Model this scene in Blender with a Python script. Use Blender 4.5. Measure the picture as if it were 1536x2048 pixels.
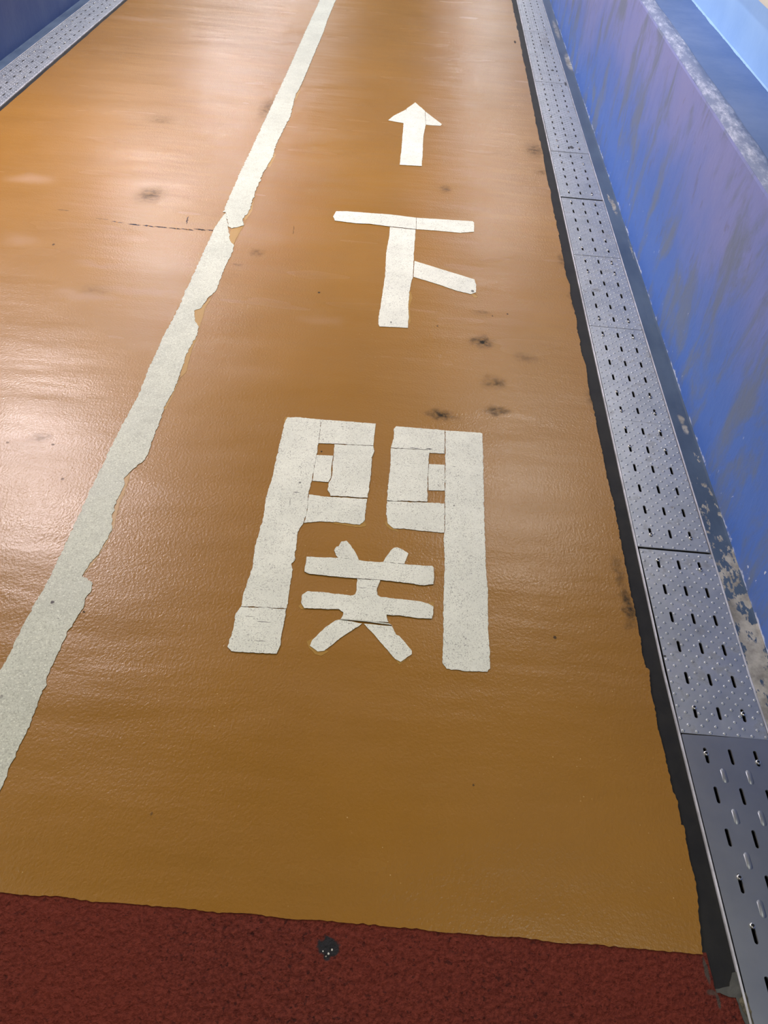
import bpy, bmesh, math, random
from mathutils import Matrix, Vector, noise as mnoise
random.seed(7)
C = bpy.context.scene.collection
scn = bpy.context.scene
for o in list(bpy.data.objects):
    bpy.data.objects.remove(o)

# ------------------------------------------------------------------ camera
H = 1.55                                   # lens height above the floor
TH = math.radians(46.0987)                 # downward tilt
PHI = math.radians(5.055)                  # roll
FPX = 1540.0                               # focal length for a 1536 x 2048 frame
r0 = Vector((1, 0, 0)); u0 = Vector((0, math.sin(TH), math.cos(TH))); fw = Vector((0, math.cos(TH), -math.sin(TH)))
xc = math.cos(PHI) * r0 + math.sin(PHI) * u0
yc = -math.sin(PHI) * r0 + math.cos(PHI) * u0
zc = -fw
cam_data = bpy.data.cameras.new('camera')
cam_data.sensor_fit = 'VERTICAL'; cam_data.sensor_height = 36.0
cam_data.lens = FPX / 2048 * 36.0
cam_data.clip_start = 0.02; cam_data.clip_end = 200
cam = bpy.data.objects.new('camera', cam_data); C.objects.link(cam)
cam.matrix_world = Matrix(((xc.x, yc.x, zc.x, 0), (xc.y, yc.y, zc.y, 0), (xc.z, yc.z, zc.z, H), (0, 0, 0, 1)))
scn.camera = cam

# ------------------------------------------------------------------ view, world
scn.view_settings.view_transform = 'Standard'
scn.view_settings.look = 'None'
scn.view_settings.gamma = 1.0
scn.view_settings.use_curve_mapping = False
scn.view_settings.exposure = 0.08
world = bpy.data.worlds.new('world'); scn.world = world; world.use_nodes = True
world.node_tree.nodes['Background'].inputs[0].default_value = (0.5, 0.6, 0.8, 1)
world.node_tree.nodes['Background'].inputs[1].default_value = 0.03

# tunnel dimensions (metres)
XM = -0.7375                 # middle of the passage
XR = 0.970                   # lower right wall
XL = 2 * XM - XR             # lower left wall
HL = 0.699                   # height of the lower wall
LX = 1.216                   # upper wall
Y0, Y1 = -5.0, 34.0
ZC = 2.40
ORX, OLX = 0.657, -2.147     # edges of the orange coating

# ceiling strip lamps: (side, y, power, colour)
LAMPS = []
for k in range(-1, 7):
    LAMPS.append(('left', 3.65 + 3.2 * k, 0.42 if k < 0 else (2.9, 1.6, 1.5, 1.1, 1.0, 1.0, 1.0)[k], (1.0, 0.97, 0.80) if k < 0 else (1.0, 0.88, 0.90) if k == 0 else (0.95, 0.93, 1.0)))
    LAMPS.append(('right', 3.75 + 3.6 * k, 0.42 if k < 0 else 0.80, (1.0, 0.97, 0.80) if k < 0 else (1.0, 0.96, 0.92) if k == 0 else (0.95, 0.95, 1.0)))
LAMP_POWER = 34.0
LAMP_Z = 2.20
LAMP_IN = 1.62

# ------------------------------------------------------------------ helpers
def G(p, z=0.0):
    """ground point (metres) of a measured position on the floor"""
    x, y = p[0] - 768, p[1] - 1024
    u = x * math.cos(PHI) + y * math.sin(PHI); v = -x * math.sin(PHI) + y * math.cos(PHI)
    dz = FPX * math.sin(TH) + v * math.cos(TH)
    t = (H - z) / dz
    return (t * u, t * (FPX * math.cos(TH) - v * math.sin(TH)))

def link(name, me, mat=None, parent=None):
    o = bpy.data.objects.new(name, me); C.objects.link(o)
    if mat is not None:
        for m in (mat if isinstance(mat, (list, tuple)) else [mat]):
            me.materials.append(m)
    if parent: o.parent = parent
    return o

def from_bm(name, bm, mat, parent=None, smooth=False):
    me = bpy.data.meshes.new(name); bm.to_mesh(me); bm.free()
    if smooth:
        for p in me.polygons: p.use_smooth = True
    return link(name, me, mat, parent)

def empty(name, loc):
    o = bpy.data.objects.new(name, None); C.objects.link(o); o.location = loc
    o.empty_display_size = 0.05
    return o

def tag(o, label, cat, group=None):
    o['label'] = label; o['category'] = cat
    if group: o['group'] = group
    return o

def struct(o, label=None):
    o['kind'] = 'structure'
    if label: o['label'] = label
    return o

def n1(x, y, s):
    return mnoise.noise(Vector((x, y, s)))

def rough_loop(pts, step=0.006, amp=0.0016, seed=0.0, straight=False, fine=1.0):
    """subdivide a closed outline and wobble it like a torn / rolled edge"""
    out = []
    n = len(pts)
    for i in range(n):
        a = Vector(pts[i]); b = Vector(pts[(i + 1) % n])
        d = b - a; L = d.length
        if L < 1e-6: continue
        k = max(1, int(L / step)); nrm = Vector((-d.y, d.x)) / L
        for j in range(k):
            p = a + d * (j / k)
            w = 0.7 * n1(p.x * 60, p.y * 60, seed) + 0.6 * fine * n1(p.x * 170, p.y * 170, seed + 9)
            if j == 0: w *= 0.5
            q = p + nrm * w * amp * 2.0
            out.append((q.x, q.y))
    return out

def slab(name, loops, z0, z1, mats, parent=None, warp=None):
    """flat plate from an outer outline and optional holes; slot 0 top, slot 1 sides"""
    bm = bmesh.new(); es = []
    for lp in loops:
        vs = [bm.verts.new((x, y, z1)) for x, y in lp]
        for i in range(len(vs)): es.append(bm.edges.new((vs[i], vs[(i + 1) % len(vs)])))
    bmesh.ops.triangle_fill(bm, use_beauty=True, use_dissolve=False, edges=es, normal=(0, 0, 1))
    for f in bm.faces:
        f.normal_update()
        if f.normal.z < 0: f.normal_flip()
        f.material_index = 0
    bnd = [e for e in bm.edges if len(e.link_faces) == 1]
    ret = bmesh.ops.extrude_edge_only(bm, edges=bnd)
    si = 1 if isinstance(mats, (list, tuple)) and len(mats) > 1 else 0
    for g in ret['geom']:
        if isinstance(g, bmesh.types.BMVert): g.co.z = z0
        if isinstance(g, bmesh.types.BMFace): g.material_index = si
    if warp:
        for v in bm.verts: v.co.x += warp(v.co.y)
    return from_bm(name, bm, mats, parent)

def profile(name, pts, y0, y1, mats, midx=None, ys=None, warp=None, parent=None):
    """extrude a cross-section polyline (x,z) along the tunnel"""
    bm = bmesh.new(); rows = []
    ys = ys or [y0, y1]
    for y in ys:
        rows.append([bm.verts.new((x + (warp(y) if warp else 0), y, z)) for x, z in pts])
    for r in range(len(ys) - 1):
        for i in range(len(pts) - 1):
            f = bm.faces.new((rows[r][i], rows[r][i + 1], rows[r + 1][i + 1], rows[r + 1][i]))
            if midx: f.material_index = midx[i]
    return from_bm(name, bm, mats, parent)

def add_box(bm, x0, x1, y0, y1, z0, z1, mi=0):
    v = [bm.verts.new(p) for p in ((x0,y0,z0),(x1,y0,z0),(x1,y1,z0),(x0,y1,z0),(x0,y0,z1),(x1,y0,z1),(x1,y1,z1),(x0,y1,z1))]
    for q in ((0,3,2,1),(4,5,6,7),(0,1,5,4),(1,2,6,5),(2,3,7,6),(3,0,4,7)):
        f = bm.faces.new([v[i] for i in q]); f.material_index = mi

# ------------------------------------------------------------------ material helpers
class NT:
    def __init__(s, name):
        s.m = bpy.data.materials.new(name); s.m.use_nodes = True
        s.t = s.m.node_tree; s.b = s.t.nodes['Principled BSDF']
        g = s.t.nodes.new('ShaderNodeNewGeometry'); s.pos = g.outputs['Position']
    def n(s, typ, **kw):
        nd = s.t.nodes.new(typ)
        for k, v in kw.items(): setattr(nd, k, v)
        return nd
    def inp(s, sock, v):
        if isinstance(v, bpy.types.NodeSocket): s.t.links.new(v, sock)
        elif isinstance(v, (tuple, list)) and len(v) == 3 and sock.type == 'RGBA': sock.default_value = (*v, 1)
        else: sock.default_value = v
    def math(s, op, a, b=None, c=None, clamp=False):
        nd = s.n('ShaderNodeMath', operation=op); nd.use_clamp = clamp
        s.inp(nd.inputs[0], a)
        if b is not None: s.inp(nd.inputs[1], b)
        if c is not None: s.inp(nd.inputs[2], c)
        return nd.outputs[0]
    def scale(s, v, sc, off=(0, 0, 0)):
        nd = s.n('ShaderNodeMapping'); s.inp(nd.inputs['Vector'], v)
        nd.inputs['Scale'].default_value = sc; nd.inputs['Location'].default_value = off
        return nd.outputs[0]
    def noise(s, sc, det=3, rough=0.5, vec=None, stretch=None, off=(0, 0, 0), dist=0.0):
        nd = s.n('ShaderNodeTexNoise'); v = vec or s.pos
        if stretch: v = s.scale(v, stretch, off)
        elif off != (0, 0, 0): v = s.scale(v, (1, 1, 1), off)
        s.inp(nd.inputs['Vector'], v)
        nd.inputs['Scale'].default_value = sc; nd.inputs['Detail'].default_value = det
        nd.inputs['Roughness'].default_value = rough; nd.inputs['Distortion'].default_value = dist
        return nd.outputs['Fac']
    def ramp(s, f, lo, hi, a=0.0, b=1.0, smooth=True):
        nd = s.n('ShaderNodeMapRange'); nd.interpolation_type = 'SMOOTHSTEP' if smooth else 'LINEAR'
        s.inp(nd.inputs[0], f)
        for i, v in zip((1, 2, 3, 4), (lo, hi, a, b)): nd.inputs[i].default_value = v
        return nd.outputs[0]
    def mix(s, f, a, b, mode='MIX'):
        nd = s.n('ShaderNodeMix', data_type='RGBA', blend_type=mode)
        s.inp(nd.inputs[0], f); s.inp(nd.inputs[6], a); s.inp(nd.inputs[7], b)
        return nd.outputs[2]
    def bump(s, h, strength, dist, prev=None):
        nd = s.n('ShaderNodeBump'); s.inp(nd.inputs['Height'], h)
        nd.inputs['Strength'].default_value = strength; nd.inputs['Distance'].default_value = dist
        if prev is not None: s.t.links.new(prev, nd.inputs['Normal'])
        return nd.outputs[0]
    def xyz(s):
        nd = s.n('ShaderNodeSeparateXYZ'); s.inp(nd.inputs[0], s.pos); return nd.outputs
    def spots(s, lst, wob=0.02, wscale=25.0, edge=0.25, k=1.0):
        """worn / dirty marks: (x, y, radius along x, radius along y, strength[, angle])"""
        nz = s.n('ShaderNodeTexNoise'); s.inp(nz.inputs['Vector'], s.pos); nz.inputs['Scale'].default_value = wscale
        nz.inputs['Detail'].default_value = 4
        sub = s.n('ShaderNodeVectorMath', operation='SUBTRACT'); s.t.links.new(nz.outputs['Color'], sub.inputs[0]); sub.inputs[1].default_value = (.5, .5, .5)
        mul = s.n('ShaderNodeVectorMath', operation='MULTIPLY'); s.t.links.new(sub.outputs[0], mul.inputs[0]); mul.inputs[1].default_value = (wob, wob, 0)
        add = s.n('ShaderNodeVectorMath', operation='ADD'); s.t.links.new(mul.outputs[0], add.inputs[0]); s.t.links.new(s.pos, add.inputs[1])
        acc = None
        for q in lst:
            x, y, rx, ry, st = q[:5]; ang = q[5] if len(q) > 5 else 0.0
            mp = s.n('ShaderNodeMapping', vector_type='TEXTURE'); s.t.links.new(add.outputs[0], mp.inputs['Vector'])
            mp.inputs['Location'].default_value = (x, y, 0); mp.inputs['Rotation'].default_value = (0, 0, ang)
            mp.inputs['Scale'].default_value = (rx * k, ry * k, 1000)
            ln = s.n('ShaderNodeVectorMath', operation='LENGTH'); s.t.links.new(mp.outputs[0], ln.inputs[0])
            r = s.ramp(ln.outputs['Value'], edge, 1.0, st, 0.0)
            acc = r if acc is None else s.math('MAXIMUM', acc, r)
        return acc
    def out(s, color=None, rough=None, normal=None, metal=None, spec=None, coat=None, coat_rough=None):
        b = s.b
        if color is not None: s.inp(b.inputs['Base Color'], color)
        if rough is not None: s.inp(b.inputs['Roughness'], rough)
        if normal is not None: s.t.links.new(normal, b.inputs['Normal'])
        if metal is not None: s.inp(b.inputs['Metallic'], metal)
        if spec is not None: s.inp(b.inputs['Specular IOR Level'], spec)
        if coat is not None and normal is not None: s.t.links.new(normal, b.inputs['Coat Normal'])
        if coat is not None: s.inp(b.inputs['Coat Weight'], coat)
        if coat_rough is not None: s.inp(b.inputs['Coat Roughness'], coat_rough)
        return s.m

def gp(px, py): return G((px, py))
def spot(px, py, rx, ry, st, ang=0.0):
    x, y = gp(px, py); return (x, y, rx, ry, st, ang)

# ------------------------------------------------------------------ materials
def mat_orange():
    t = NT('orange_resin')
    big = t.noise(1.6, 4, 0.55, stretch=(1.0, 0.8, 1))
    col = t.mix(t.ramp(big, 0.3, 0.7), (0.268, 0.121, 0.005), (0.300, 0.138, 0.008))
    # scuffs that lost their colour
    pale = t.spots([spot(60, 358, .14, .07, .6), spot(40, 480, .10, .08, .35), spot(170, 590, .16, .05, .45),
                    spot(300, 350, .10, .10, .25), spot(640, 640, .14, .05, .25), spot(280, 580, .2, .04, .3),
                    spot(380, 140, .25, .05, .4), spot(300, 40, .4, .07, .4), spot(190, 530, .12, .03, .3)], wob=0.10, wscale=9, edge=0.1)
    col = t.mix(pale, col, (0.36, 0.22, 0.13))
    dirt = t.spots([spot(300, 390, .06, .08, .6), spot(320, 240, .07, .06, .35), spot(965, 684, .04, .035, .9),
                    spot(990, 765, .04, .04, .6), spot(885, 830, .05, .025, .85), spot(995, 822, .04, .02, .7),
                    spot(965, 625, .04, .02, .35), spot(1050, 715, .04, .03, .35), spot(890, 378, .03, .04, .55),
                    spot(1070, 300, .05, .09, .6), spot(1085, 345, .04, .05, .4), spot(535, 215, .04, .16, .5),
                    spot(515, 505, .03, .03, .4), spot(475, 530, .02, .01, .5), spot(1255, 1210, .014, .07, .8),
                    spot(1238, 1150, .012, .05, .5), spot(1150, 600, .02, .08, .45), spot(1125, 520, .02, .05, .5),
                    spot(1185, 800, .02, .05, .45), spot(1090, 300, .012, .25, .5), spot(190, 580, .06, .03, .25),
                    spot(85, 875, .03, .02, .3), spot(535, 240, .02, .1, .3)], wob=0.06, wscale=22, edge=0.0, k=1.55)
    dn = t.ramp(t.noise(45, 4, 0.6), 0.35, 0.62)
    dirt = t.math('MULTIPLY', dirt, t.math('MULTIPLY_ADD', dn, 0.75, 0.5), clamp=True)
    col = t.mix(dirt, col, (0.035, 0.033, 0.028))
    # hairline crack across the left lane, fine scratches, grit
    seg = [(425, 461), (400, 459), (375, 459), (350, 457), (322, 454), (298, 452), (268, 449), (235, 444), (205, 438), (127, 420)]
    cr = t.spots([spot(px, py, .034, .006 if i < 7 else .004, 1.0 if i < 8 else .7, -0.08) for i, (px, py) in enumerate(seg)] +
                 [spot(375, 440, .004, .045, .9, 0.15), spot(587, 460, .002, .05, .6, 0.1)], wob=0.014, wscale=60, edge=0.55)
    col = t.mix(t.math('MULTIPLY', cr, t.ramp(t.noise(80, 2), 0.3, 0.45)), col, (0.02, 0.022, 0.028))
    pts = t.spots([spot(107, 489 - 0, .006, .01, .8), spot(638, 585, .006, .007, .9), spot(1110, 1275, .005, .006, .8), spot(951, 590, .004, .005, .5),
                   spot(1015, 628, .004, .006, .8), spot(875, 652, .004, .006, .8), spot(303, 1628, .003, .005, .5), spot(985, 632, .003, .005, .8),
                   spot(947, 1570, .003, .003, .7), spot(168, 1224, .004, .003, .9), spot(643, 903, .0035, .004, .9), spot(1030, 84, .01, .04, .9),
                   spot(15, 885, .006, .005, .5), spot(106, 889, .006, .005, .6), spot(125, 958, .005, .006, .5)], wob=0.004, wscale=200, edge=0.6)
    col = t.mix(pts, col, (0.03, 0.03, 0.03))
    dirt = t.math('MAXIMUM', dirt, t.math('MAXIMUM', cr, pts))
    # pale specks of quartz trapped in the resin
    vo = t.n('ShaderNodeTexVoronoi'); t.inp(vo.inputs['Vector'], t.pos); vo.inputs['Scale'].default_value = 45
    grit = t.math('MULTIPLY', t.ramp(vo.outputs['Distance'], 0.03, 0.07, 1, 0), t.ramp(t.noise(3, 2), 0.45, 0.6))
    col = t.mix(t.math('MULTIPLY', grit, 0.55), col, (0.8, 0.6, 0.3))
    peel = t.noise(145, 3, 0.55, stretch=(1.0, 0.85, 1))
    peel2 = t.noise(260, 2, 0.5)
    wave = t.noise(2.4, 3, 0.5, stretch=(0.55, 1.9, 1))
    wave2 = t.noise(7, 3, 0.5, stretch=(0.6, 1.5, 1))
    nr = t.bump(peel, 0.55, 0.0018)
    nr = t.bump(peel2, 0.4, 0.0006, nr)
    nr = t.bump(wave, 0.45, 0.020, nr)
    nr = t.bump(wave2, 0.4, 0.003, nr)
    ro = t.ramp(t.noise(3.2, 5, 0.65, stretch=(0.7, 1.4, 1), off=(3, 1, 0)), 0.25, 0.75, 0.36, 0.46)
    ro = t.math('ADD', ro, t.math('MULTIPLY', t.math('MAXIMUM', pale, dirt), 0.25))
    cro = t.ramp(t.noise(5, 2, 0.5, stretch=(0.35, 1.3, 1), off=(1, 5, 0)), 0.3, 0.7, 0.15, 0.28)
    return t.out(col, ro, nr, spec=t.math('MULTIPLY_ADD', dirt, -0.4, 0.4), coat=t.math('MULTIPLY_ADD', dirt, -0.3, 0.33), coat_rough=cro)

def mat_red():
    t = NT('red_granular_coating')
    g = t.noise(150, 4, 0.7); g2 = t.noise(55, 3, 0.6)
    col = t.mix(t.ramp(g, 0.3, 0.7), (0.085, 0.014, 0.009), (0.19, 0.038, 0.024))
    col = t.mix(t.ramp(t.noise(110, 3, 0.6, off=(3, 3, 3)), 0.57, 0.68, 0, .85), col, (0.03, 0.007, 0.006))
    col = t.mix(t.ramp(t.noise(2.0, 3), 0.35, 0.7, 0, .35), col, (0.20, 0.03, 0.015))
    blk = t.spots([spot(655, 1891, .021, .019, 1.0)], wob=0.03, wscale=45, edge=0.75)
    col = t.mix(blk, col, (0.025, 0.026, 0.03))
    wh = t.spots([spot(657, 1907, .0022, .0024, 1), spot(664, 1899, .002, .0024, 1), spot(646, 1902, .0015, .0015, 1), spot(652, 1912, .0015, .0015, .8)], wob=0.002, wscale=300, edge=0.6)
    col = t.mix(wh, col, (0.8, 0.8, 0.75))
    gr = t.spots([spot(1413, 1940, .005, .028, .9, 0.05), spot(1437, 2000, .004, .018, .8, 0.05), spot(1425, 1985, .012, .006, .7)], wob=0.006, wscale=90, edge=0.5)
    col = t.mix(gr, col, (0.075, 0.07, 0.06))
    nr = t.bump(g, 0.9, 0.005); nr = t.bump(g2, 0.9, 0.008, nr)
    return t.out(col, 0.7, nr, spec=0.15)

def mat_tape():
    t = NT('white_marking_tape')
    s = t.noise(6, 4, 0.6)
    col = t.mix(t.ramp(s, 0.3, 0.7), (0.72, 0.75, 0.68), (0.82, 0.85, 0.77))
    # fine dark flecks and cracks
    f = t.noise(330, 3, 0.65, stretch=(1.0, 0.75, 1))
    c2 = t.noise(120, 4, 0.7, dist=0.6)
    fl = t.math('MAXIMUM', t.ramp(f, 0.56, 0.66), t.math('MULTIPLY', t.ramp(t.math('ABSOLUTE', t.math('SUBTRACT', c2, 0.5)), 0.0, 0.02, 1, 0), 0.7))
    fl = t.math('MULTIPLY', fl, t.ramp(t.noise(22, 3), 0.3, 0.65, 0.4, 0.95))
    col = t.mix(fl, col, (0.20, 0.20, 0.19))
    marks = t.spots([spot(105, 1205, .006, .006, .95), spot(600, 966, .005, .005, .7), spot(945, 583, .008, .012, .8), spot(782, 645, .004, .006, .9),
                     spot(593, 985.5, .012, .0016, 1), spot(830, 897, .020, .0016, 1), spot(858, 898.5, .012, .003, 1), spot(806, 897.5, .008, .0012, .8),
                     spot(528, 1245, .022, .0015, .8), spot(500, 1234, .014, .0015, .6), spot(520, 1283, .018, .0015, .6),
                     spot(580, 1005, .0015, .02, .5, .1), spot(600, 934, .003, .003, .5), spot(908, 934, .006, .0015, .8), spot(908, 1012, .004, .003, .7),
                     spot(725, 1177, .012, .0012, .8, .15), spot(748, 1174, .008, .0012, .8, -.1), spot(4, 1394, .006, .006, .6), spot(117, 1238, .003, .002, .6)], wob=0.004, wscale=150, edge=0.5)
    col = t.mix(marks, col, (0.035, 0.035, 0.04))
    nr = t.bump(f, 0.35, 0.001); nr = t.bump(c2, 0.3, 0.002, nr)
    return t.out(col, 0.75, nr, spec=0.2)

def mat_line():
    t = NT('worn_white_line_tape')
    s = t.noise(5, 5, 0.65)
    col = t.mix(t.ramp(s, 0.3, 0.7), (0.50, 0.53, 0.46), (0.62, 0.65, 0.57))
    f = t.noise(300, 3, 0.6)
    col = t.mix(t.ramp(f, 0.52, 0.68, 0, .6), col, (0.26, 0.27, 0.23))
    col = t.mix(t.ramp(f, 0.32, 0.44, .7, 0), col, (0.85, 0.88, 0.78))
    col = t.mix(t.ramp(t.noise(30, 5, 0.75), 0.5, 0.72, 0, .35), col, (0.33, 0.34, 0.29))
    marks = t.spots([spot(105, 1205, .006, .006, .95), spot(3, 1394, .005, .006, .5), spot(117, 1238, .003, .002, .5), spot(350, 753, .004, .004, .3)], wob=0.004, wscale=150, edge=0.5)
    col = t.mix(marks, col, (0.06, 0.05, 0.055))
    nr = t.bump(f, 0.45, 0.0015); nr = t.bump(t.noise(14, 3), 0.4, 0.006, nr)
    return t.out(col, t.ramp(s, 0.3, 0.7, 0.45, 0.65), nr, spec=0.35)

def flat_mat(name, col, rough=0.6, metal=0.0, bump=None, var=None, spec=0.5):
    t = NT(name)
    c = col
    if var: c = t.mix(t.ramp(t.noise(var[1], 4, 0.6), 0.3, 0.7), col, var[0])
    nr = t.bump(t.noise(bump[0], 3, 0.6), bump[1], bump[2]) if bump else None
    return t.out(c, rough, nr, metal, spec)

def mat_steel():
    t = NT('checker_stainless_steel')
    n = t.noise(9, 5, 0.6)
    far = t.noise(26, 5, 0.7)
    col = t.mix(t.ramp(n, 0.3, 0.75), (0.36, 0.39, 0.43), (0.47, 0.50, 0.54))
    grime = t.ramp(t.math('MULTIPLY', far, t.ramp(n, 0.35, 0.6)), 0.44, 0.62, 0, 0.35)
    st = t.spots([spot(1232, 432, .03, .05, .6), spot(1215, 470, .03, .06, .4), spot(1090, 82, .05, .25, .5), spot(1195, 300, .06, .03, .3),
                  spot(1148, 533, .02, .006, .7), spot(1192, 580, .03, .02, .7), spot(1172, 583, .012, .012, .6), spot(1297, 710, .02, .02, .4),
                  spot(1345, 1015, .012, .008, .7), spot(1350, 1285, .03, .02, .35), spot(1398, 1262, .025, .015, .4), spot(1412, 1130, .02, .025, .5),
                  spot(1400, 1312, .008, .008, .5), spot(1354, 1306, .02, .006, .4), spot(1305, 745, .006, .006, .5), spot(1225, 1080, .012, .012, .5)], wob=0.02, wscale=60, edge=0.1)
    grime = t.math('MAXIMUM', grime, t.math('MULTIPLY', st, t.ramp(far, 0.3, 0.6, .4, 1)))
    col = t.mix(grime, col, (0.10, 0.095, 0.09))
    holes = t.spots([spot(1143, 296, .014, .022, 1), spot(1131, 168, .008, .05, 1), spot(1105, 141, .013, .02, 1), spot(1329, 1312, .004, .0035, 1),
                     spot(1257, 703, .003, .004, 1), spot(1315, 879, .003, .003, 1), spot(1305, 754, .002, .003, 1)], wob=0.01, wscale=60, edge=0.6)
    col = t.mix(holes, col, (0.03, 0.03, 0.027))
    met = t.math('MULTIPLY_ADD', t.math('MAXIMUM', grime, holes), -0.7, 0.75)
    nr = t.bump(t.noise(240, 3, 0.6), 0.15, 0.0006); nr = t.bump(n, 0.25, 0.004, nr)
    return t.out(col, t.ramp(far, 0.3, 0.7, 0.38, 0.52), nr, met)

def mat_kerb():
    t = NT('slate_painted_concrete')
    X, Y, Z = t.xyz()
    n = t.noise(7, 4, 0.6, stretch=(1, 0.5, 1))
    col = t.mix(t.ramp(n, 0.3, 0.7), (0.040, 0.072, 0.135), (0.075, 0.118, 0.19))
    # peeled paint: more of it towards the near end of the channel
    pk = t.noise(30, 5, 0.65, stretch=(1.2, 0.55, 1))
    near = t.ramp(Y, 0.9, 2.1, 0.26, -0.13, smooth=False)
    chips = t.ramp(t.math('ADD', pk, near), 0.60, 0.64)
    sp = t.spots([spot(1228, 415, .012, .10, 1, -.0), spot(1218, 398, .006, .06, 1), spot(1262, 500, .004, .1, .9), spot(1138, 125, .03, .22, .9), spot(1112, 60, .02, .3, .6),
                  spot(1362, 840, .012, .03, .9), spot(1370, 860, .012, .03, .8)], wob=0.015, wscale=50, edge=0.5)
    chips = t.math('MAXIMUM', chips, t.math('MULTIPLY', sp, t.ramp(pk, 0.35, 0.5)))
    cc = t.mix(t.ramp(t.noise(14, 5, 0.7), 0.3, 0.7), (0.20, 0.19, 0.17), (0.48, 0.46, 0.41))
    col = t.mix(chips, col, cc)
    nr = t.bump(chips, -0.5, 0.002); nr = t.bump(t.noise(120, 3), 0.3, 0.001, nr)
    return t.out(col, t.ramp(n, 0.3, 0.7, 0.45, 0.6), nr, spec=0.35)

def mat_wall_low(left=False):
    t = NT('blue_painted_lower_wall')
    X, Y, Z = t.xyz()
    warp = t.noise(1.3, 4, 0.6, stretch=(1, 1, 1))
    # rain-like diagonal brush marks in the paint
    rot = t.n('ShaderNodeMapping'); t.inp(rot.inputs['Vector'], t.pos); rot.inputs['Rotation'].default_value = (math.radians(35), 0, 0); rot.inputs['Scale'].default_value = (1, 1.5, 0.75)
    st = t.noise(3.3, 6, 0.66, vec=rot.outputs[0], dist=0.4)
    st2 = t.noise(11, 5, 0.65, vec=rot.outputs[0], dist=0.3)
    blue, sheen_purple = (0.080, 0.190, 0.60), (0.23, 0.27, 0.58)
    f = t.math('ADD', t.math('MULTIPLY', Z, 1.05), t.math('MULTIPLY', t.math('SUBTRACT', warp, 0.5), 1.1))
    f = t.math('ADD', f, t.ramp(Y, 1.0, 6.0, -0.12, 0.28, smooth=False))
    col = t.mix(t.ramp(f, 0.25, 0.85), blue, sheen_purple)  # light falloff and sheen painted in: purple towards the top and far end
    col = t.mix(t.ramp(st, 0.46, 0.64, 0, .85), col, (0.16, 0.21, 0.31))
    col = t.mix(t.ramp(st2, 0.60, 0.70, 0, .35), col, (0.12, 0.13, 0.17))
    # chipped and scraped spots
    v = t.scale(t.pos, (1, 1, 1), (0, 0, 0))
    ch = t.noise(42, 3, 0.5, vec=rot.outputs[0])
    lowz = t.ramp(Z, 0.0, 0.35, 0.035, -0.03, smooth=False)
    chip = t.ramp(t.math('ADD', ch, lowz), 0.745, 0.765)
    ez = t.math('MULTIPLY_ADD', t.noise(30, 3), 0.03, -0.008)
    edge = t.math('MULTIPLY', t.ramp(t.math('SUBTRACT', Z, ez), 0.0, 0.004, 1, 0), t.ramp(t.noise(6, 5, 0.7), 0.50, 0.56))
    chip = t.math('MAXIMUM', chip, edge)
    col = t.mix(chip, col, (0.62, 0.68, 0.85))
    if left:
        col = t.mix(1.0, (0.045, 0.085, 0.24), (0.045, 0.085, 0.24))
    nr = t.bump(st2, 0.5, 0.004); nr = t.bump(t.noise(60, 4, 0.6), 0.25, 0.002, nr)
    return t.out(col, t.ramp(st, 0.35, 0.65, 0.42, 0.55), nr, spec=0.4)

def mat_bevel():
    t = NT('scraped_ledge_edge')
    n = t.noise(26, 6, 0.75, stretch=(1.6, 0.5, 1.6)); b = t.noise(3.0, 3, 0.6)
    f = t.ramp(t.math('ADD', n, t.math('MULTIPLY', b, 0.25)), 0.55, 0.80)
    col = t.mix(f, (0.13, 0.18, 0.35), (0.42, 0.47, 0.66))
    col = t.mix(t.ramp(t.math('ADD', n, t.math('MULTIPLY', b, 0.3)), 0.77, 0.86), col, (0.85, 0.88, 0.95))
    nr = t.bump(n, 0.7, 0.006)
    return t.out(col, 0.45, nr)

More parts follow.
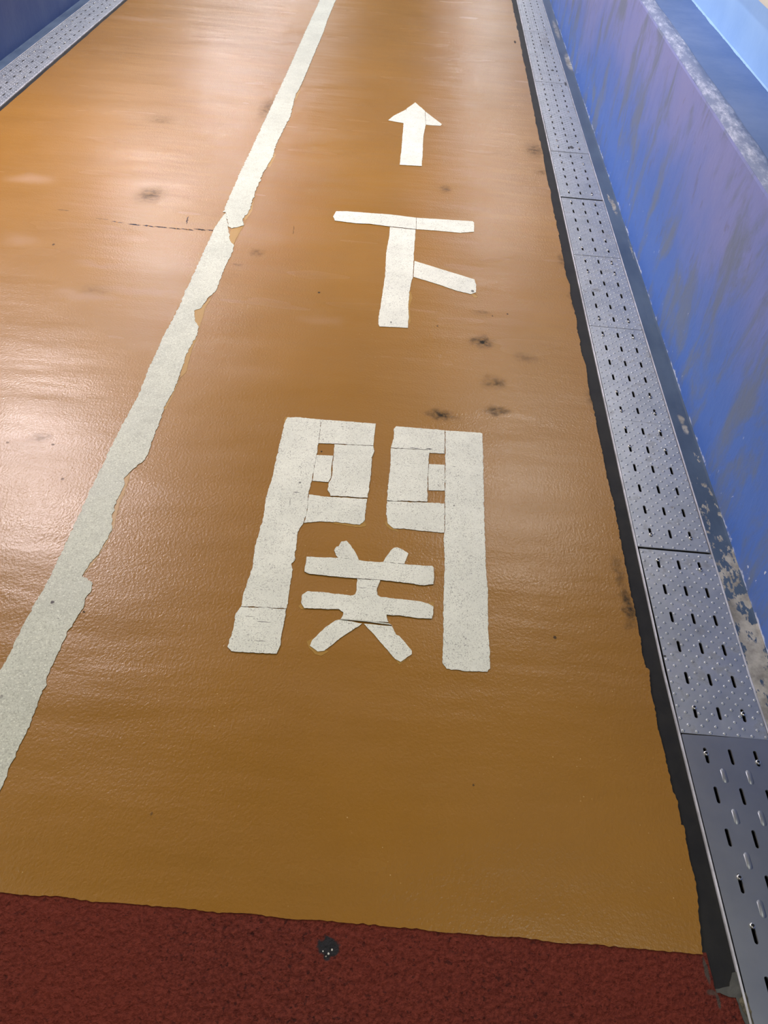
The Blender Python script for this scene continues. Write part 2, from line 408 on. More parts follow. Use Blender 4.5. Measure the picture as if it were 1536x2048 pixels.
MAT = dict(
    orange=mat_orange(), red=mat_red(), tape=mat_tape(), line=mat_line(), steel=mat_steel(), kerb=mat_kerb(),
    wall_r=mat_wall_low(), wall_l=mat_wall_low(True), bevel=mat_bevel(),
    tape_side=flat_mat('grimy_tape_edge', (0.08, 0.06, 0.035), 0.8),
    coat_side=flat_mat('resin_edge', (0.16, 0.08, 0.015), 0.6),
    red_side=flat_mat('red_edge', (0.10, 0.02, 0.012), 0.8),
    residue=flat_mat('ochre_residue', (0.36, 0.20, 0.03), 0.4, bump=(90, 0.4, 0.002)),
    dark=flat_mat('dark_sealant_strip', (0.010, 0.0105, 0.012), 0.6, bump=(70, 0.3, 0.002), var=((0.019, 0.019, 0.018), 9), spec=0.25),
    trench=flat_mat('trench_concrete', (0.03, 0.03, 0.03), 0.9),
    grey=flat_mat('grey_mortar', (0.045, 0.048, 0.043), 0.6, bump=(60, 0.5, 0.004), var=((0.09, 0.09, 0.08), 24)),
    muck=flat_mat('dirty_joint', (0.03, 0.026, 0.015), 0.6, bump=(120, 0.8, 0.006), var=((0.16, 0.14, 0.08), 60)),
    rail=flat_mat('bright_steel_edge', (0.74, 0.74, 0.80), 0.5, 0.35, bump=(50, 0.3, 0.002), var=((0.45, 0.45, 0.47), 12)),
    steel_side=flat_mat('cut_steel_edge', (0.55, 0.55, 0.55), 0.35, 0.8),
    screw=flat_mat('stainless_screw', (0.8, 0.79, 0.74), 0.22, 0.95),
    smooth_steel=flat_mat('smooth_stainless_steel', (0.24, 0.26, 0.30), 0.40, 0.75, bump=(14, 0.2, 0.003), var=((0.28, 0.30, 0.335), 6)),
    socket=flat_mat('screw_socket', (0.02, 0.02, 0.02), 0.6),
    ledge=flat_mat('mid_blue_ledge_paint', (0.068, 0.140, 0.35), 0.6, bump=(45, 0.35, 0.003), var=((0.11, 0.185, 0.40), 5)),
    upper=flat_mat('light_blue_wall_paint', (0.26, 0.47, 0.84), 0.5, bump=(40, 0.3, 0.003), var=((0.30, 0.52, 0.88), 4)),
    cream=flat_mat('cream_wall_panel', (0.60, 0.58, 0.50), 0.5),
    ceil=flat_mat('ceiling_paint', (0.42, 0.42, 0.40), 0.7),
    housing=flat_mat('white_lamp_housing', (0.8, 0.8, 0.8), 0.4),
)
def mat_tube():
    t = NT('lit_tube'); t.b.inputs['Emission Color'].default_value = (1, 0.96, 0.9, 1); t.b.inputs['Emission Strength'].default_value = 6
    return t.m
MAT['tube'] = mat_tube()

# ------------------------------------------------------------------ floor slab with its two drain trenches
def warpR(y):            # the near end of the right channel drifts towards the wall
    return 0.019 * max(0.0, min(1.0, (1.05 - y) / 0.80)) if y > 0.25 else 0.019
ys = [Y0, 0.2, 0.33, 0.45, 0.6, 0.75, 0.886, 1.05, 3.0, Y1]
CR0, CR1 = 0.7035, 0.9065        # right trench
def mx(x): return 2 * XM - x
slab_pts = [(XL - 0.02, -0.004), (mx(CR1), -0.004), (mx(CR1), -0.16), (mx(CR0), -0.16), (mx(CR0), -0.004), (mx(ORX) + 0.02, -0.004), (-0.7, -0.004), (0.60, -0.004)]
fl = profile('floor', slab_pts, Y0, Y1, [MAT['dark'], MAT['trench']], [0, 1, 1, 1, 0, 0, 0], ys=ys)
struct(fl, 'tunnel floor, dark bare strips beside the drains')
fr = profile('trench_slab', [(0.60, -0.004), (CR0, -0.004), (CR0, -0.16), (CR1, -0.16), (CR1, -0.004), (XR + 0.06, -0.004)], Y0, Y1,
             [MAT['dark'], MAT['trench']], [0, 1, 1, 1, 0], ys=ys, warp=lambda y: warpR(y), parent=fl)
fr['label'] = 'dark strip and black trench of the right drain'

# orange coating
edge_px = [(1407, 1909), (1396, 1822), (1395, 1790), (1392, 1764), (1388, 1749), (1380, 1721), (1375, 1699), (1371, 1678), (1370, 1658), (1367, 1651),
           (1361, 1649), (1361, 1636), (1358, 1622), (1351, 1590), (1346, 1584), (1340.5, 1556), (1327, 1498), (1316, 1459), (1309, 1411), (1301.6, 1377), (1299, 1340),
           (1291.5, 1335), (1283, 1298.5), (1283, 1284), (1272.4, 1238), (1267, 1207), (1259.6, 1180), (1253, 1140.5), (1243.7, 1095), (1236, 1053), (1227, 1007), (1220, 980)]
right = [G(p) for p in edge_px]
y = right[-1][1]
while y < 9:
    y += 0.03
    right.append((ORX + 0.007 * n1(0, y * 9, 3) + 0.004 * n1(5, y * 31, 1) + 0.004 * n1(2, y * 2.5, 8), y))
left = []
y = 0.0
y = 9.0
while y > 3.2:
    left.append((OLX + 0.006 * n1(0, y * 6, 33) + 0.003 * n1(5, y * 25, 12), y)); y -= 0.04
near = []
x = -1.6
YB = 0.436
while x < right[0][0] - 0.004:
    near.append((x, YB + 0.0035 * n1(x * 14, 0, 5) + 0.0022 * n1(x * 90, 2, 5))); x += 0.0045
seg0 = len(edge_px)
jag = rough_loop(right[:seg0 + 60], 0.004, 0.0016, 5.5)
jag = [q for q in jag if q[0] > 0.55 and q[1] < right[seg0 + 59][1]]
while len(jag) > 2 and math.hypot(jag[-1][0] - right[0][0], jag[-1][1] - right[0][1]) < math.hypot(jag[-1][0] - right[seg0 + 59][0], jag[-1][1] - right[seg0 + 59][1]): jag.pop()
k_ = max(range(len(jag)), key=lambda i: jag[i][1])
jag = jag[:k_ + 1]
right = jag + right[seg0 + 60:]
outline = right + [(ORX, Y1), (OLX, Y1)] + left + [(OLX, YB), (-1.65, YB)] + near
o = slab('orange_coating', [outline], -0.0045, 0.0, [MAT['orange'], MAT['coat_side']], fl)
o['label'] = 'glossy orange resin coating of both lanes'

# red coating and the grey mortar at its corner
red = [(-2.3, -1.5)] + [(1.0, -1.5)] + [G(p) for p in [(1560, 2200), (1492, 2050), (1482, 2022), (1473, 1993), (1450, 1988), (1433, 1984), (1429, 1971), (1422, 1940), (1413, 1905)]] + [(0.655, YB + 0.004), (-2.3, YB + 0.004)]
rl = rough_loop(red, step=0.006, amp=0.0014, seed=4)
o = slab('red_coating', [rl], -0.0042, -0.0016, [MAT['red'], MAT['red_side']], fl)
o['label'] = 'grainy dark red floor coating'
mort = [G(p) for p in [(1431, 1978), (1434, 1986), (1452, 1991), (1473, 1995), (1481, 2022), (1491, 2048), (1500, 2075), (1513, 2075), (1508, 2048), (1496, 2010), (1487, 1975), (1478, 1942), (1465, 1945), (1460, 1972), (1445, 1975)]]
o = slab('mortar_patch', [rough_loop(mort, 0.005, 0.002, 2)], -0.0044, -0.0006, [MAT['grey'], MAT['grey']], fl)
muck = [G(p) for p in [(1484, 1985), (1478, 2002), (1486, 2022), (1498, 2046), (1512, 2080), (1519, 2080), (1506, 2040), (1499, 2012), (1492, 1985)]]
o = slab('joint_dirt', [rough_loop(muck, 0.004, 0.002, 6)], -0.0012, 0.0002, [MAT['muck'], MAT['muck']], fl)
o['label'] = 'dark mossy dirt in the joint at the corner'

# ------------------------------------------------------------------ walls, ledges, ceiling
yw = [Y0 + 0.5 * i for i in range(int((Y1 - Y0) / 0.5) + 1)]
def wall(side, s):
    def q(x, z): return (x if s > 0 else mx(x), z)
    nm = 'wall_' + side
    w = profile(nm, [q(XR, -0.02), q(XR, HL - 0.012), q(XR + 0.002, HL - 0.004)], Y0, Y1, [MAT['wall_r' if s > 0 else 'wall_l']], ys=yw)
    struct(w, 'lower ' + side + ' wall painted blue')
    # scraped rounded edge, irregular width
    bm = bmesh.new(); rows = []
    yy = Y0
    while yy <= Y1 + 1e-6:
        wv = 0.058 + 0.010 * n1(0, yy * 2.3, 21) + 0.005 * n1(1, yy * 7, 4) - 0.004 * min(yy, 8) / 8
        wo = 0.003 * n1(3, yy * 5, 11)
        rows.append([bm.verts.new((q(XR + 0.002 + a * wv + (wo if k == 0 else 0), 0)[0], yy, z)) for k, (a, z) in enumerate(((0, HL - 0.004), (0.18, HL + 0.003), (0.55, HL + 0.006), (1.0, HL + 0.007), (1.02, HL + 0.002)))])
        yy += 0.1 if yy < 12 else 2.0
    for a, b in zip(rows, rows[1:]):
        for i in range(4): bm.faces.new((a[i], a[i + 1], b[i + 1], b[i]))
    e = from_bm('ledge_edge', bm, MAT['bevel'], w, smooth=True); e['label'] = 'scraped whitish edge of the blue ledge'
    l = profile('ledge', [q(XR + 0.03, HL + 0.004), q(LX - 0.004, HL + 0.004), q(LX, HL + 0.008)], Y0, Y1, MAT['ledge'], parent=w); l['label'] = 'mid blue top of the ledge'
    u = profile('upper_wall', [q(LX, HL + 0.0), q(LX + 0.003, 0.895)], Y0, Y1, MAT['upper'], parent=w); u['label'] = 'light blue band above the ledge'
    # paint fringe in the inner corner
    bm = bmesh.new(); prev = None; yy = 0.0
    while yy < 9:
        d = 0.004 + 0.006 * abs(n1(0, yy * 22, 7)) + 0.010 * max(0, n1(0, yy * 5, 17))
        cur = [bm.verts.new((q(LX - 0.0005, 0)[0], yy, HL + 0.0075 + d * 0.4)), bm.verts.new((q(LX - d, 0)[0], yy, HL + 0.0046))]
        if prev: bm.faces.new((prev[0], prev[1], cur[1], cur[0]))
        prev = cur; yy += 0.02
    from_bm('paint_fringe', bm, MAT['upper'], w)
    pn = profile('wall_panel', [q(LX - 0.012, 0.895), q(LX - 0.012, 0.90), q(LX + 0.02, 1.5), q(LX - 0.02, 2.1), q(LX - 0.18, ZC)], Y0, Y1, MAT['cream'], parent=w); pn['label'] = 'cream upper wall panel'
    return w
wall('right', 1); wall('left', -1)
c = profile('ceiling', [(LX - 0.18, ZC), (XM, ZC + 0.12), (mx(LX) + 0.18, ZC)], Y0, Y1, MAT['ceil']); struct(c, 'pale ceiling of the passage')
for nm, yy in (('wall_back', Y0), ('wall_far', Y1)):
    bm = bmesh.new(); bm.faces.new([bm.verts.new(p) for p in ((mx(LX) - .05, yy, -.2), (LX + .05, yy, -.2), (LX + .05, yy, 2.6), (mx(LX) - .05, yy, 2.6))])
    struct(from_bm(nm, bm, MAT['cream']), 'end wall of the passage')

# slate-painted kerb strips between drain and wall
def kerb(name, s, warp):
    bm = bmesh.new(); rows = []; yy = -1.0
    while yy < Y1:
        w = warp(yy) if warp else 0
        zz = 0.0015 * n1(0, yy * 4, 2)
        rows.append([bm.verts.new(((x if s > 0 else mx(x)), yy, z)) for x, z in ((0.9105 + w, -0.01), (0.9105 + w, 0.0005), (0.94 + w * .6, 0.0015 + zz), (XR - 0.006, 0.003 + zz), (XR + 0.01, 0.006))])
        yy += 0.05 if yy < 9 else 2.5
    for a, b in zip(rows, rows[1:]):
        for i in range(4): bm.faces.new((a[i], a[i + 1], b[i + 1], b[i]))
    return from_bm(name, bm, MAT['kerb'], smooth=False)
struct(kerb('trim_1', 1, warpR), 'slate painted concrete strip at the foot of the right wall, paint peeling')
struct(kerb('trim_2', -1, None), 'slate painted concrete strip at the foot of the left wall')

# ------------------------------------------------------------------ steel drain frames
def frame(name, s, warp, label):
    e = empty(name, (0, 0, 0)); tag(e, label, 'steel edging')
    yl = [-0.6, 0.2, 0.33, 0.45, 0.6, 0.75, 0.886, 1.05] + [1.5 + 0.25 * i for i in range(40)] + [Y1]
    for nm, a, b in (('inner_rail', 0.6985, 0.7030), ('outer_rail', 0.9065, 0.9105)):
        pts = [(a - 0.0002, -0.01), (a, 0.0008), (a + 0.0004, 0.0015), (b - 0.0004, 0.0015), (b, 0.0008), (b, -0.03)]
        if s < 0: pts = [(mx(x), z) for x, z in pts]
        profile(nm, pts, 0, 0, MAT['rail'], ys=yl if nm == 'inner_rail' else yl, warp=warp, parent=e)
    return e
frame('steel_edging', 1, warpR, 'thin bright steel frame rails along the right drain covers')
frame('steel_edging', -1, None, 'thin bright steel frame rails along the left drain covers')

# ------------------------------------------------------------------ drain covers
PW = 0.1995; PL = 0.5515; PX = 0.705            # cover width, length and left edge
COLS = (0.0445, 0.100, 0.1565)
ROWS = [0.057 + 0.0893 * k for k in range(6)]
SLW, SLL = 0.0078, 0.0335
def capsule(cx, cy, w, l, n=5):
    r = w / 2; out = []
    for i in range(n + 1):
        a = math.pi * i / n; out.append((cx + r * math.cos(a), cy + l / 2 - r + r * math.sin(a)))
    for i in range(n + 1):
        a = math.pi + math.pi * i / n; out.append((cx + r * math.cos(a), cy - l / 2 + r + r * math.sin(a)))
    return out
def dome(bm, cx, cy, rx, ry, h, seg=12, straight=0.0):
    rings = [(1.0, 0.0), (0.86, 0.42), (0.6, 0.78), (0.3, 0.96)]
    prev = None
    def pt(k, a):
        x, yy = rx * k * math.cos(a), ry * k * math.sin(a)
        yy += straight * (1 if math.sin(a) > 1e-9 else (-1 if math.sin(a) < -1e-9 else 0)) * k
        return (cx + x, cy + yy)
    for k, z in rings:
        cur = [bm.verts.new((*pt(k, 2 * math.pi * (i + .5) / seg), z * h)) for i in range(seg)]
        if prev:
            for i in range(seg):
                f = bm.faces.new((prev[i], prev[(i + 1) % seg], cur[(i + 1) % seg], cur[i])); f.smooth = True
        prev = cur
    t = bm.verts.new((cx, cy, h))
    for i in range(seg):
        f = bm.faces.new((prev[i], prev[(i + 1) % seg], t)); f.smooth = True

def cover_mesh(kind):
    bm = bmesh.new(); es = []
    loops = [[(0.001, 0), (PW - 0.001, 0), (PW, 0.001), (PW, PL - 0.001), (PW - 0.001, PL), (0.001, PL), (0, PL - 0.001), (0, 0.001)]]
    for r in ROWS:
        for c in COLS:
            loops.append(capsule(c, r, SLW, SLL if kind == 'dimple' else 0.037))
    for lp in loops:
        vs = [bm.verts.new((x, yy, 0)) for x, yy in lp]
        for i in range(len(vs)): es.append(bm.edges.new((vs[i], vs[(i + 1) % len(vs)])))
    bmesh.ops.triangle_fill(bm, use_beauty=True, use_dissolve=False, edges=es, normal=(0, 0, 1))
    for f in bm.faces:
        f.normal_update()
        if f.normal.z < 0: f.normal_flip()
    bnd = [e for e in bm.edges if len(e.link_faces) == 1]
    ret = bmesh.ops.extrude_edge_only(bm, edges=bnd)
    for g in ret['geom']:
        if isinstance(g, bmesh.types.BMVert): g.co.z = -0.004
        if isinstance(g, bmesh.types.BMFace): g.material_index = 1
    if kind == 'dimple':
        p = 0.0157; j = 0
        while 0.006 + j * p < PL - 0.004:
            yy = 0.006 + j * p
            xx = 0.0065 + (p if j % 2 else 0.0)
            while xx < PW - 0.003:
                ok = all(not (abs(xx - c) < 0.0085 and abs(yy - r) < 0.0205) for c in COLS for r in ROWS)
                if ok: dome(bm, xx, yy, 0.0042, 0.0042, 0.0016, 12)
                xx += 2 * p
            j += 1
    else:
        for a, r in enumerate(ROWS[:-1]):
            for c in ((COLS[0] + COLS[1]) / 2, (COLS[1] + COLS[2]) / 2):
                dome(bm, c, r + 0.0446, 0.0062, 0.0062, 0.0028, 16, straight=0.0105)
    me = bpy.data.meshes.new('cover_' + kind); bm.to_mesh(me); bm.free()
    me.materials.append(MAT['steel'] if kind == 'dimple' else MAT['smooth_steel']); me.materials.append(MAT['steel_side'])
    return me
def screw_mesh():
    bm = bmesh.new(); seg = 18
    prof = [(0.0042, -0.006), (0.0056, -0.0005), (0.0058, 0.0012), (0.0050, 0.0028), (0.0038, 0.0036), (0.0030, 0.0036), (0.0027, 0.0015), (0.0, 0.0014)]
    prev = None
    for i, (r, z) in enumerate(prof):
        if r > 0:
            cur = [bm.verts.new((r * (1 - (0.14 if i in (5, 6) and k % 3 == 0 else 0)) * math.cos(2 * math.pi * k / seg), r * (1 - (0.14 if i in (5, 6) and k % 3 == 0 else 0)) * math.sin(2 * math.pi * k / seg), z)) for k in range(seg)]
        else: cur = [bm.verts.new((0, 0, z))] * seg
        if prev:
            for k in range(seg):
                vs = [prev[k], prev[(k + 1) % seg], cur[(k + 1) % seg], cur[k]]
                vs = list(dict.fromkeys(vs))
                f = bm.faces.new(vs); f.material_index = 1 if i >= 7 or (i == 6) else 0; f.smooth = i < 5
        prev = cur
    me = bpy.data.meshes.new('screw'); bm.to_mesh(me); bm.free()
    me.materials.append(MAT['screw']); me.materials.append(MAT['socket'])
    return me
DM, SM, SC = cover_mesh('dimple'), cover_mesh('smooth'), screw_mesh()

def cover(kind, x, yy, rows, label, group, s=1, rot=0.0, dz=0.0, tilt=0.0, offs=None, cols=None):
    e = empty('drain_cover', (x, yy, dz)); e.rotation_euler = (tilt, 0, rot)
    tag(e, label, 'drain cover', group)
    p = bpy.data.objects.new('plate', DM if kind == 'dimple' else SM); C.objects.link(p); p.parent = e
    k = 0
    for r in rows:
        for c in (cols or (0, 2)):
            q = bpy.data.objects.new('screw', SC); C.objects.link(q); q.parent = e
            d = offs[k] if offs and k < len(offs) else random.choice((-1, 1)) * random.uniform(0.006, 0.011)
            q.location = (COLS[c], ROWS[r] + d, 0.0004); q.rotation_euler = (0, 0, random.uniform(0, 1))
            k += 1
    return e

seams = [0.333, 0.886, 1.446, 1.997, 2.552, 3.100, 3.668, 4.219, 4.775, 5.330, 5.885, 6.440, 6.995, 7.55, 8.105, 8.66]
GR = 'steel covers of the right drain'
words = ['', 'nearest dimpled steel cover of the right drain, next after the smooth one', 'second nearest dimpled steel cover of the right drain, beside peeled concrete',
         'third nearest dimpled steel cover of the right drain', 'fourth nearest dimpled steel cover of the right drain, dark joint at its far end',
         'fifth nearest dimpled cover of the right drain, brown grime on its right edge', 'sixth nearest dimpled cover of the right drain, overlapped by a raised lip',
         'seventh nearest dimpled cover of the right drain, with a dark blotch and a raised corner', 'eighth nearest dimpled cover of the right drain',
         'ninth nearest dimpled cover of the right drain, pale and mottled', 'tenth nearest dimpled cover of the right drain, stained brown-grey',
         'eleventh nearest dimpled cover of the right drain', 'farthest dimpled cover of the right drain cut by the top of the picture']
rowset = [None, (0, 5), (0, 4, 5), (0, 1, 5), (0, 4, 5), (0, 1, 5), (0, 4, 5), (0, 1, 5), (0, 4, 5), (0, 1, 5), (0, 4, 5), (0, 1, 5), (0, 4, 5)]
offl = {1: [.010, .004, .011, -.011], 2: [-.009, -.009, .009, .006, .010, .008], 3: [-.008, -.006, .006, -.008, -.008, -.009],
        4: [-.004, -.006, -.008, -.006, .008, -.005], 5: [.007, .006, .007, .008, .010, .010], 6: [.008, -.006, .003, -.003, .006, .006]}
cover('smooth', PX + 0.0184, 0.3325, (5,), 'smooth steel drain cover with long raised ribs in the lower right corner', GR, rot=math.radians(1.45), offs=[.004, -.009])
sm = bpy.data.objects['drain_cover']
for r, d, c in ((2, -.003 + .014, 0), (1, .013, 0), (1, .0, 2), (0, -.009, 2)):
    q = bpy.data.objects.new('screw', SC); C.objects.link(q); q.parent = sm; q.location = (COLS[c], ROWS[r] + d, 0.0004)
for i in range(1, 13):
    cover('dimple', PX + 0.0004 * math.sin(i * 2.1) + (0.0035 if i == 1 else 0), seams[i] + 0.001, rowset[i], words[i], GR, rot=math.radians(0.25) if i == 1 else 0, offs=offl.get(i),
          dz=0.0028 if i == 7 else (0.0016 if i == 5 else 0.0005 * (i % 2)), tilt=0)
GL = 'steel covers of the left drain'
lw = ['nearest of the left drain, cut by the picture edge', 'second nearest cover of the left drain, by the dark blue wall',
      'third nearest cover of the left drain, beside the dark blue wall', 'fourth nearest cover of the left drain, near the top of the picture', 'farthest of the left drain, cut by the picture top']
for i in range(5):
    yy = 4.557 + 0.552 * (i - 1) if i else 4.005
    cover('dimple', mx(PX + PW), yy, (0, 1, 5) if i % 2 == 0 else (0, 4, 5), 'dimpled steel cover, ' + lw[i], GL)
for yy in (6.765, 7.317):
    pass

# ------------------------------------------------------------------ floor markings
def zp(pts, ox, oy, s): return [G((ox + a / s, oy + b / s)) for a, b in pts]
TM = [MAT['tape'], MAT['tape_side']]
def strip(name, pts, parent, z=0.0016, step=0.005, amp=0.0012, mats=None, seed=None):
    return slab(name, [rough_loop(pts, step, amp, seed if seed is not None else random.uniform(0, 50))], 0.0, z, mats or TM, parent)

Z4 = (600, 180, 3.072); Z5 = (440, 800, 2.648); Z8 = (560, 1060, 4.518)
a = empty('arrow_marking', (*G((825, 270)), 0)); tag(a, 'white tape arrow on the orange lane pointing ahead', 'floor marking')
def sub(root, name, pts, **kw):
    o = strip(name, pts, root, **kw)
    o.location = (-root.location.x, -root.location.y, 0)
    return o
sub(a, 'shaft', zp([(654, 118), (708, 78), (767, 130), (772, 215), (757, 290), (753, 400), (747, 470), (612, 462), (622, 380), (628, 300), (636, 205)], *Z4), z=0.0022, step=.012)
sub(a, 'left_barb', zp([(652, 121), (640, 206), (600, 199), (540, 188), (575, 160)], *Z4), amp=.0006)
sub(a, 'right_barb', zp([(770, 134), (872, 212), (862, 222), (800, 218), (773, 215)], *Z4), amp=.0006)

k1 = empty('lettering', (*G((805, 560)), 0)); tag(k1, 'white tape character 下 on the orange floor, behind the arrow', 'floor lettering')
sub(k1, 'stroke', zp([(222, 748), (290, 748), (560, 768), (713, 787), (712, 857), (545, 840), (430, 825), (345, 822), (215, 805), (203, 780)], *Z4), z=.0022, amp=.0008)
sub(k1, 'stroke', zp([(715, 787), (1060, 808), (1070, 818), (1068, 873), (985, 880), (860, 868), (714, 857)], *Z4), amp=.0008)
sub(k1, 'stroke', zp([(552, 844), (710, 860), (702, 960), (698, 1050), (692, 1150), (672, 1240), (665, 1320), (668, 1390), (663, 1463), (490, 1455), (481, 1440), (483, 1400), (500, 1290), (522, 1150), (530, 1000), (548, 900)], *Z4), step=.01)
sub(k1, 'stroke', zp([(703, 1052), (1070, 1165), (1082, 1200), (1080, 1245), (1050, 1256), (960, 1235), (860, 1200), (697, 1150)], *Z4), amp=.0008)

k2 = empty('lettering', (*G((720, 1090)), 0)); tag(k2, 'large white tape character 関 on the orange floor, nearest the red strip', 'floor lettering')
A = .0013
sub(k2, 'gate_post', zp([(355, 95), (400, 92), (534, 105), (528, 170), (519, 232), (511, 300), (498, 360), (486, 430), (468, 500), (460, 600), (440, 655), (412, 700), (405, 760), (395, 850), (378, 868), (385, 900), (370, 1000), (352, 1105), (113, 1093), (125, 1020), (170, 900), (185, 780), (230, 620), (245, 520), (280, 400), (300, 300), (325, 200), (343, 120)], *Z5), amp=A)
sub(k2, 'gate_post', zp([(112, 1097), (350, 1109), (345, 1150), (325, 1250), (320, 1300), (300, 1345), (200, 1343), (60, 1332), (40, 1310), (70, 1220), (85, 1130)], *Z5), amp=A, z=.0022)
sub(k2, 'gate_panel', zp([(537, 105), (825, 127), (818, 180), (812, 243), (606, 233), (522, 231), (530, 170)], *Z5), amp=.0008)
sub(k2, 'gate_panel', zp([(606, 237), (812, 246), (818, 272), (803, 310), (800, 400), (790, 460), (781, 520), (585, 511), (570, 480), (578, 440), (590, 415), (602, 300)], *Z5), amp=A, z=.0022)
sub(k2, 'gate_panel', zp([(512, 293), (599, 297), (589, 360), (587, 412), (574, 437), (490, 430), (501, 350)], *Z5), amp=.0005)
sub(k2, 'gate_panel', zp([(470, 502), (583, 515), (779, 526), (770, 600), (765, 640), (740, 663), (620, 648), (540, 645), (444, 652), (461, 600)], *Z5), amp=A)
sub(k2, 'gate_panel', zp([(932, 141), (1190, 162), (1189, 286), (1113, 282), (1103, 266), (905, 254), (920, 200), (921, 155)], *Z5), amp=.0009)
sub(k2, 'gate_panel', zp([(905, 258), (1111, 269), (1105, 300), (1100, 400), (1096, 541), (884, 535), (890, 450), (903, 340)], *Z5), amp=A, z=.0022)
sub(k2, 'gate_panel', zp([(1107, 341), (1190, 345), (1189, 482), (1104, 480), (1102, 400)], *Z5), amp=.0005)
sub(k2, 'gate_panel', zp([(884, 538), (1096, 545), (1189, 550), (1188, 704), (1100, 698), (980, 684), (920, 682), (888, 655), (880, 600)], *Z5), amp=A)
sub(k2, 'gate_post', zp([(1194, 163), (1380, 175), (1389, 180), (1393, 300), (1396, 450), (1398, 600), (1403, 750), (1408, 900), (1418, 1000), (1418, 1200), (1428, 1350), (1430, 1425), (1415, 1442), (1300, 1438), (1200, 1425), (1178, 1395), (1182, 1250), (1183, 1100), (1188, 950), (1190, 850), (1183, 735), (1191, 700), (1192, 450)], *Z5), amp=A)
sub(k2, 'stroke', zp([(240, 245), (320, 250), (520, 256), (720, 278), (800, 290), (930, 294), (1130, 315), (1375, 330), (1388, 345), (1390, 400), (1385, 495), (1300, 505), (1100, 478), (905, 455), (700, 442), (500, 425), (380, 412), (260, 400), (220, 380), (232, 310)], *Z8), amp=.001, z=.0026)
sub(k2, 'stroke', zp([(525, 253), (505, 230), (490, 190), (510, 155), (530, 150), (555, 108), (600, 100), (640, 140), (680, 205), (712, 274)], *Z8), amp=.001)
sub(k2, 'stroke', zp([(932, 290), (960, 245), (1000, 190), (1030, 163), (1060, 160), (1110, 180), (1160, 215), (1145, 250), (1125, 308)], *Z8), amp=.001)
sub(k2, 'stroke', zp([(698, 446), (905, 458), (885, 510), (872, 550), (880, 590), (905, 610), (1080, 628), (1270, 650), (1340, 670), (1383, 695), (1385, 760), (1370, 805), (1250, 802), (1100, 780), (962, 768), (968, 800), (980, 838), (860, 832), (550, 808), (570, 770), (572, 748), (535, 722), (350, 715), (220, 712), (190, 660), (200, 590), (250, 558), (400, 568), (640, 598), (680, 585), (692, 550), (690, 500)], *Z8), amp=.001, z=.0024)
sub(k2, 'stroke', zp([(545, 813), (742, 848), (700, 880), (600, 940), (500, 1015), (400, 1095), (340, 1100), (270, 1050), (290, 1000), (400, 890), (500, 820)], *Z8), amp=.0008)
sub(k2, 'stroke', zp([(757, 850), (1010, 872), (1050, 950), (1080, 960), (1130, 1020), (1190, 1095), (1190, 1125), (1150, 1150), (1090, 1195), (1040, 1170), (980, 1100), (860, 960)], *Z8), amp=.0008)
# thin ridge across the two legs
o = sub(k2, 'tape_ridge', zp([(550, 806), (760, 822), (985, 850), (1008, 866), (985, 862), (760, 832), (545, 814)], *Z8), amp=.0003, z=.0032, mats=[MAT['line'], MAT['tape_side']])
RM = [MAT['residue'], MAT['coat_side']]
def res(root, pts, *zz, **kw):
    o = strip('adhesive_residue', zp(pts, *zz) if zz else [G(p) for p in pts], root, z=0.0005, mats=RM, **kw); o.location = (-root.location.x, -root.location.y, 0)
    o['label'] = 'ochre residue at the tape edge'; return o
res(k2, [(240, 1010), (290, 980), (420, 1085), (440, 1100), (370, 1138), (320, 1125), (262, 1065)], *Z8)
res(k2, [(165, 690), (225, 640), (240, 716), (190, 716)], *Z8)
res(k2, [(1340, 655), (1392, 655), (1392, 690), (1370, 690)], *Z8)
res(k2, [(1050, 1180), (1150, 1150), (1130, 1180), (1080, 1220)], *Z8)
res(k2, [(600, 640), (765, 630), (775, 668), (740, 675), (600, 655)], *Z5)
res(k2, [(345, 90), (370, 90), (350, 130), (338, 110)], *Z5)
res(k2, [(878, 640), (925, 675), (950, 700), (900, 685), (875, 660)], *Z5)
res(k1, [(655, 1240), (682, 1240), (690, 1280), (672, 1330), (680, 1420), (668, 1440), (655, 1400)], *Z4)
res(k1, [(1040, 1240), (1082, 1262), (1092, 1275), (1070, 1278)], *Z4)

# dividing line: two overlapping torn lengths of tape
d = empty('dividing_line', (*G((300, 900)), 0)); tag(d, 'long white tape line with a torn edge dividing the two orange lanes', 'floor marking')
XLL = -0.822
Rlow = [(452, 425), (456, 452), (460, 482), (467, 490), (465, 505), (452, 530), (440, 560), (432, 582), (415, 597), (402, 617), (389, 622), (390, 642), (398, 655), (392, 675), (372, 710), (360, 750), (345, 787), (327, 817), (320, 845), (310, 865), (297, 905), (290, 920), (265, 940), (250, 955), (249, 970), (232, 1005), (225, 1030), (224, 1059), (212, 1082), (199, 1106), (177, 1133), (164, 1153), (184, 1165), (183, 1182), (172, 1195), (167, 1214), (153, 1238), (140, 1257), (126, 1286), (115.5, 1308), (105, 1332), (94, 1353.5), (94, 1370), (80.6, 1391), (75, 1413), (62, 1445), (46, 1477), (32, 1504), (20, 1533.5), (8, 1568.5), (0, 1587), (-60, 1720), (-90, 1770)]
Llow = [(-200, 1745), (0, 1344), (16, 1313), (32, 1281), (51, 1243), (70, 1208.5), (89, 1179), (107, 1139), (124, 1104), (150, 1048), (190, 962), (220, 900), (250, 840), (275, 795), (300, 732), (330, 668), (357, 618), (373, 578), (387, 550), (430, 455)]
Rup = [(672, 0), (655, 40), (647, 65), (632, 100), (607, 160), (597, 182), (592, 188), (580, 235), (552, 290), (545, 315), (527, 345), (505, 400), (500, 420), (486, 438), (487, 452), (462, 458)]
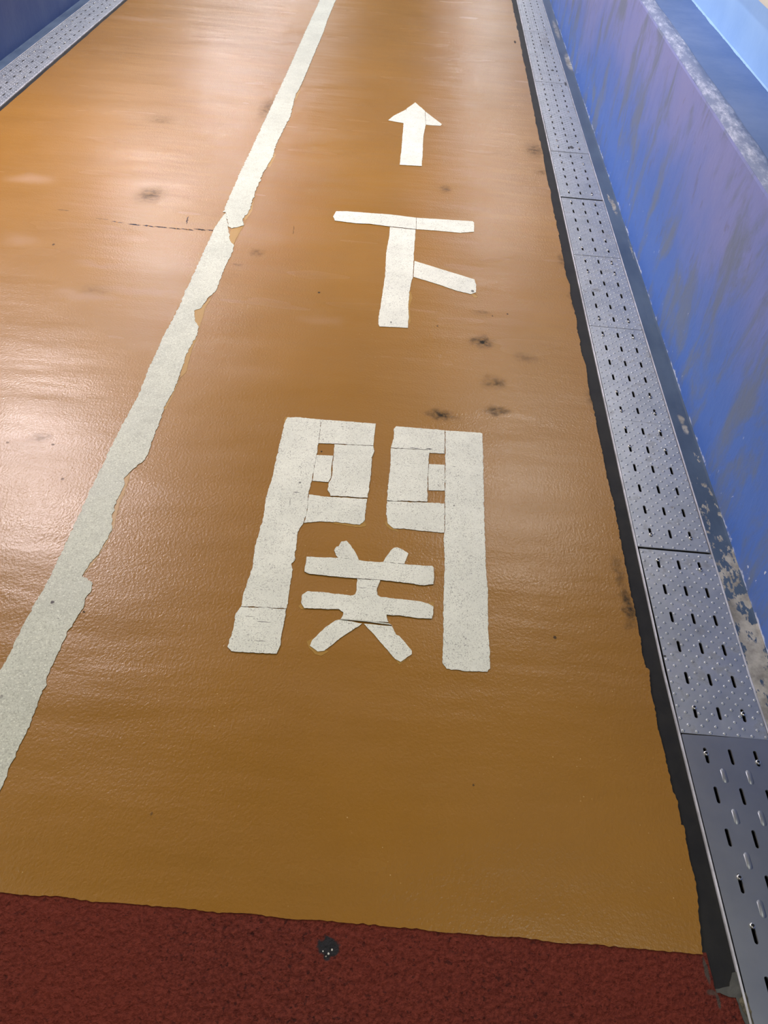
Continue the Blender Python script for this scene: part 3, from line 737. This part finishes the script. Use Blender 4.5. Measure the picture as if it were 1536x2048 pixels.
Lup = [(457, 452), (451, 425), (447, 425), (460, 392), (480, 347), (510, 283), (540, 219), (570, 155), (600, 88), (620, 43), (640, 0)]
LM = [MAT['line'], MAT['tape_side']]
def lin(pts, z, **kw):
    o = strip('tape_strip', pts, d, z=z, mats=LM, **kw); o.location = (-d.location.x, -d.location.y, 0); return o
lin([G(p) for p in Rlow + Llow], 0.0016, step=.005, amp=.0022, seed=3.3)
gu = [G(p) for p in Rup]; gl = [G(p) for p in Lup]
xr_, xl_ = gu[0][0], gl[-1][0]
far = [(xl_ + 0.004 * n1(0, yy, 2), yy) for yy in (7.2, 8, 9, 12, 20, 30)] + [(xr_ + 0.004 * n1(4, yy, 2), yy) for yy in (30, 20, 12, 9, 8, 7.2)]
lin(gl + far + gu, 0.0022, step=.007, amp=.0035, seed=8.1)
for q in ([(462, 458), (487, 452), (470, 482), (466, 492), (458, 480)], [(428, 590), (412, 612), (404, 640), (398, 658), (388, 640), (388, 622), (402, 614)],
          [(247, 955), (262, 945), (250, 985), (238, 1010), (228, 1058), (222, 1058), (224, 1030), (234, 1003)], [(394, 676), (384, 700), (372, 745), (357, 760), (372, 710), (388, 675)],
          [(362, 752), (346, 792), (332, 820), (326, 818), (344, 787)], [(225, 1060), (215, 1085), (185, 1130), (165, 1152), (178, 1128), (200, 1102)],
          [(596, 180), (601, 182), (592, 200), (588, 198)], [(548, 305), (552, 310), (540, 335), (534, 334)], [(508, 400), (504, 424), (492, 440), (486, 438), (500, 418)]):
    res(d, q)

# ------------------------------------------------------------------ ceiling strip lamps
def lamp(side, yy, power, colr, first=[None]):
    s = 1 if side == 'right' else -1
    e = empty('ceiling_lamp', (XM + s * LAMP_IN, yy, LAMP_Z))
    tag(e, 'strip lamp under the ceiling above the ' + side + ' side, seen as a glow in the floor', 'lamp', 'strip lamps above the ' + side + ' side')
    if first[0] is None:
        bm = bmesh.new(); add_box(bm, -0.05, 0.05, -0.63, 0.63, 0.03, 0.09)
        hm = bpy.data.meshes.new('housing'); bm.to_mesh(hm); bm.free(); hm.materials.append(MAT['housing'])
        bm = bmesh.new(); bmesh.ops.create_cone(bm, cap_ends=True, segments=12, radius1=0.016, radius2=0.016, depth=1.2, matrix=Matrix.Rotation(math.pi / 2, 4, 'X') @ Matrix.Translation((0, 0, 0)))
        tm = bpy.data.meshes.new('tube'); bm.to_mesh(tm); bm.free(); tm.materials.append(MAT['tube'])
        first[0] = (hm, tm)
    h = bpy.data.objects.new('housing', first[0][0]); C.objects.link(h); h.parent = e
    t = bpy.data.objects.new('tube', first[0][1]); C.objects.link(t); t.parent = e
    ld = bpy.data.lights.new('lamp_light', 'AREA'); ld.shape = 'RECTANGLE'; ld.size = 0.10; ld.size_y = 1.2
    ld.energy = power * LAMP_POWER; ld.color = colr
    l = bpy.data.objects.new('lamp_light', ld); C.objects.link(l); l.parent = e
    l.location = (0, 0, -0.02); l.rotation_euler = (0, math.radians(45) * s, 0)
for a_ in LAMPS: lamp(*a_)
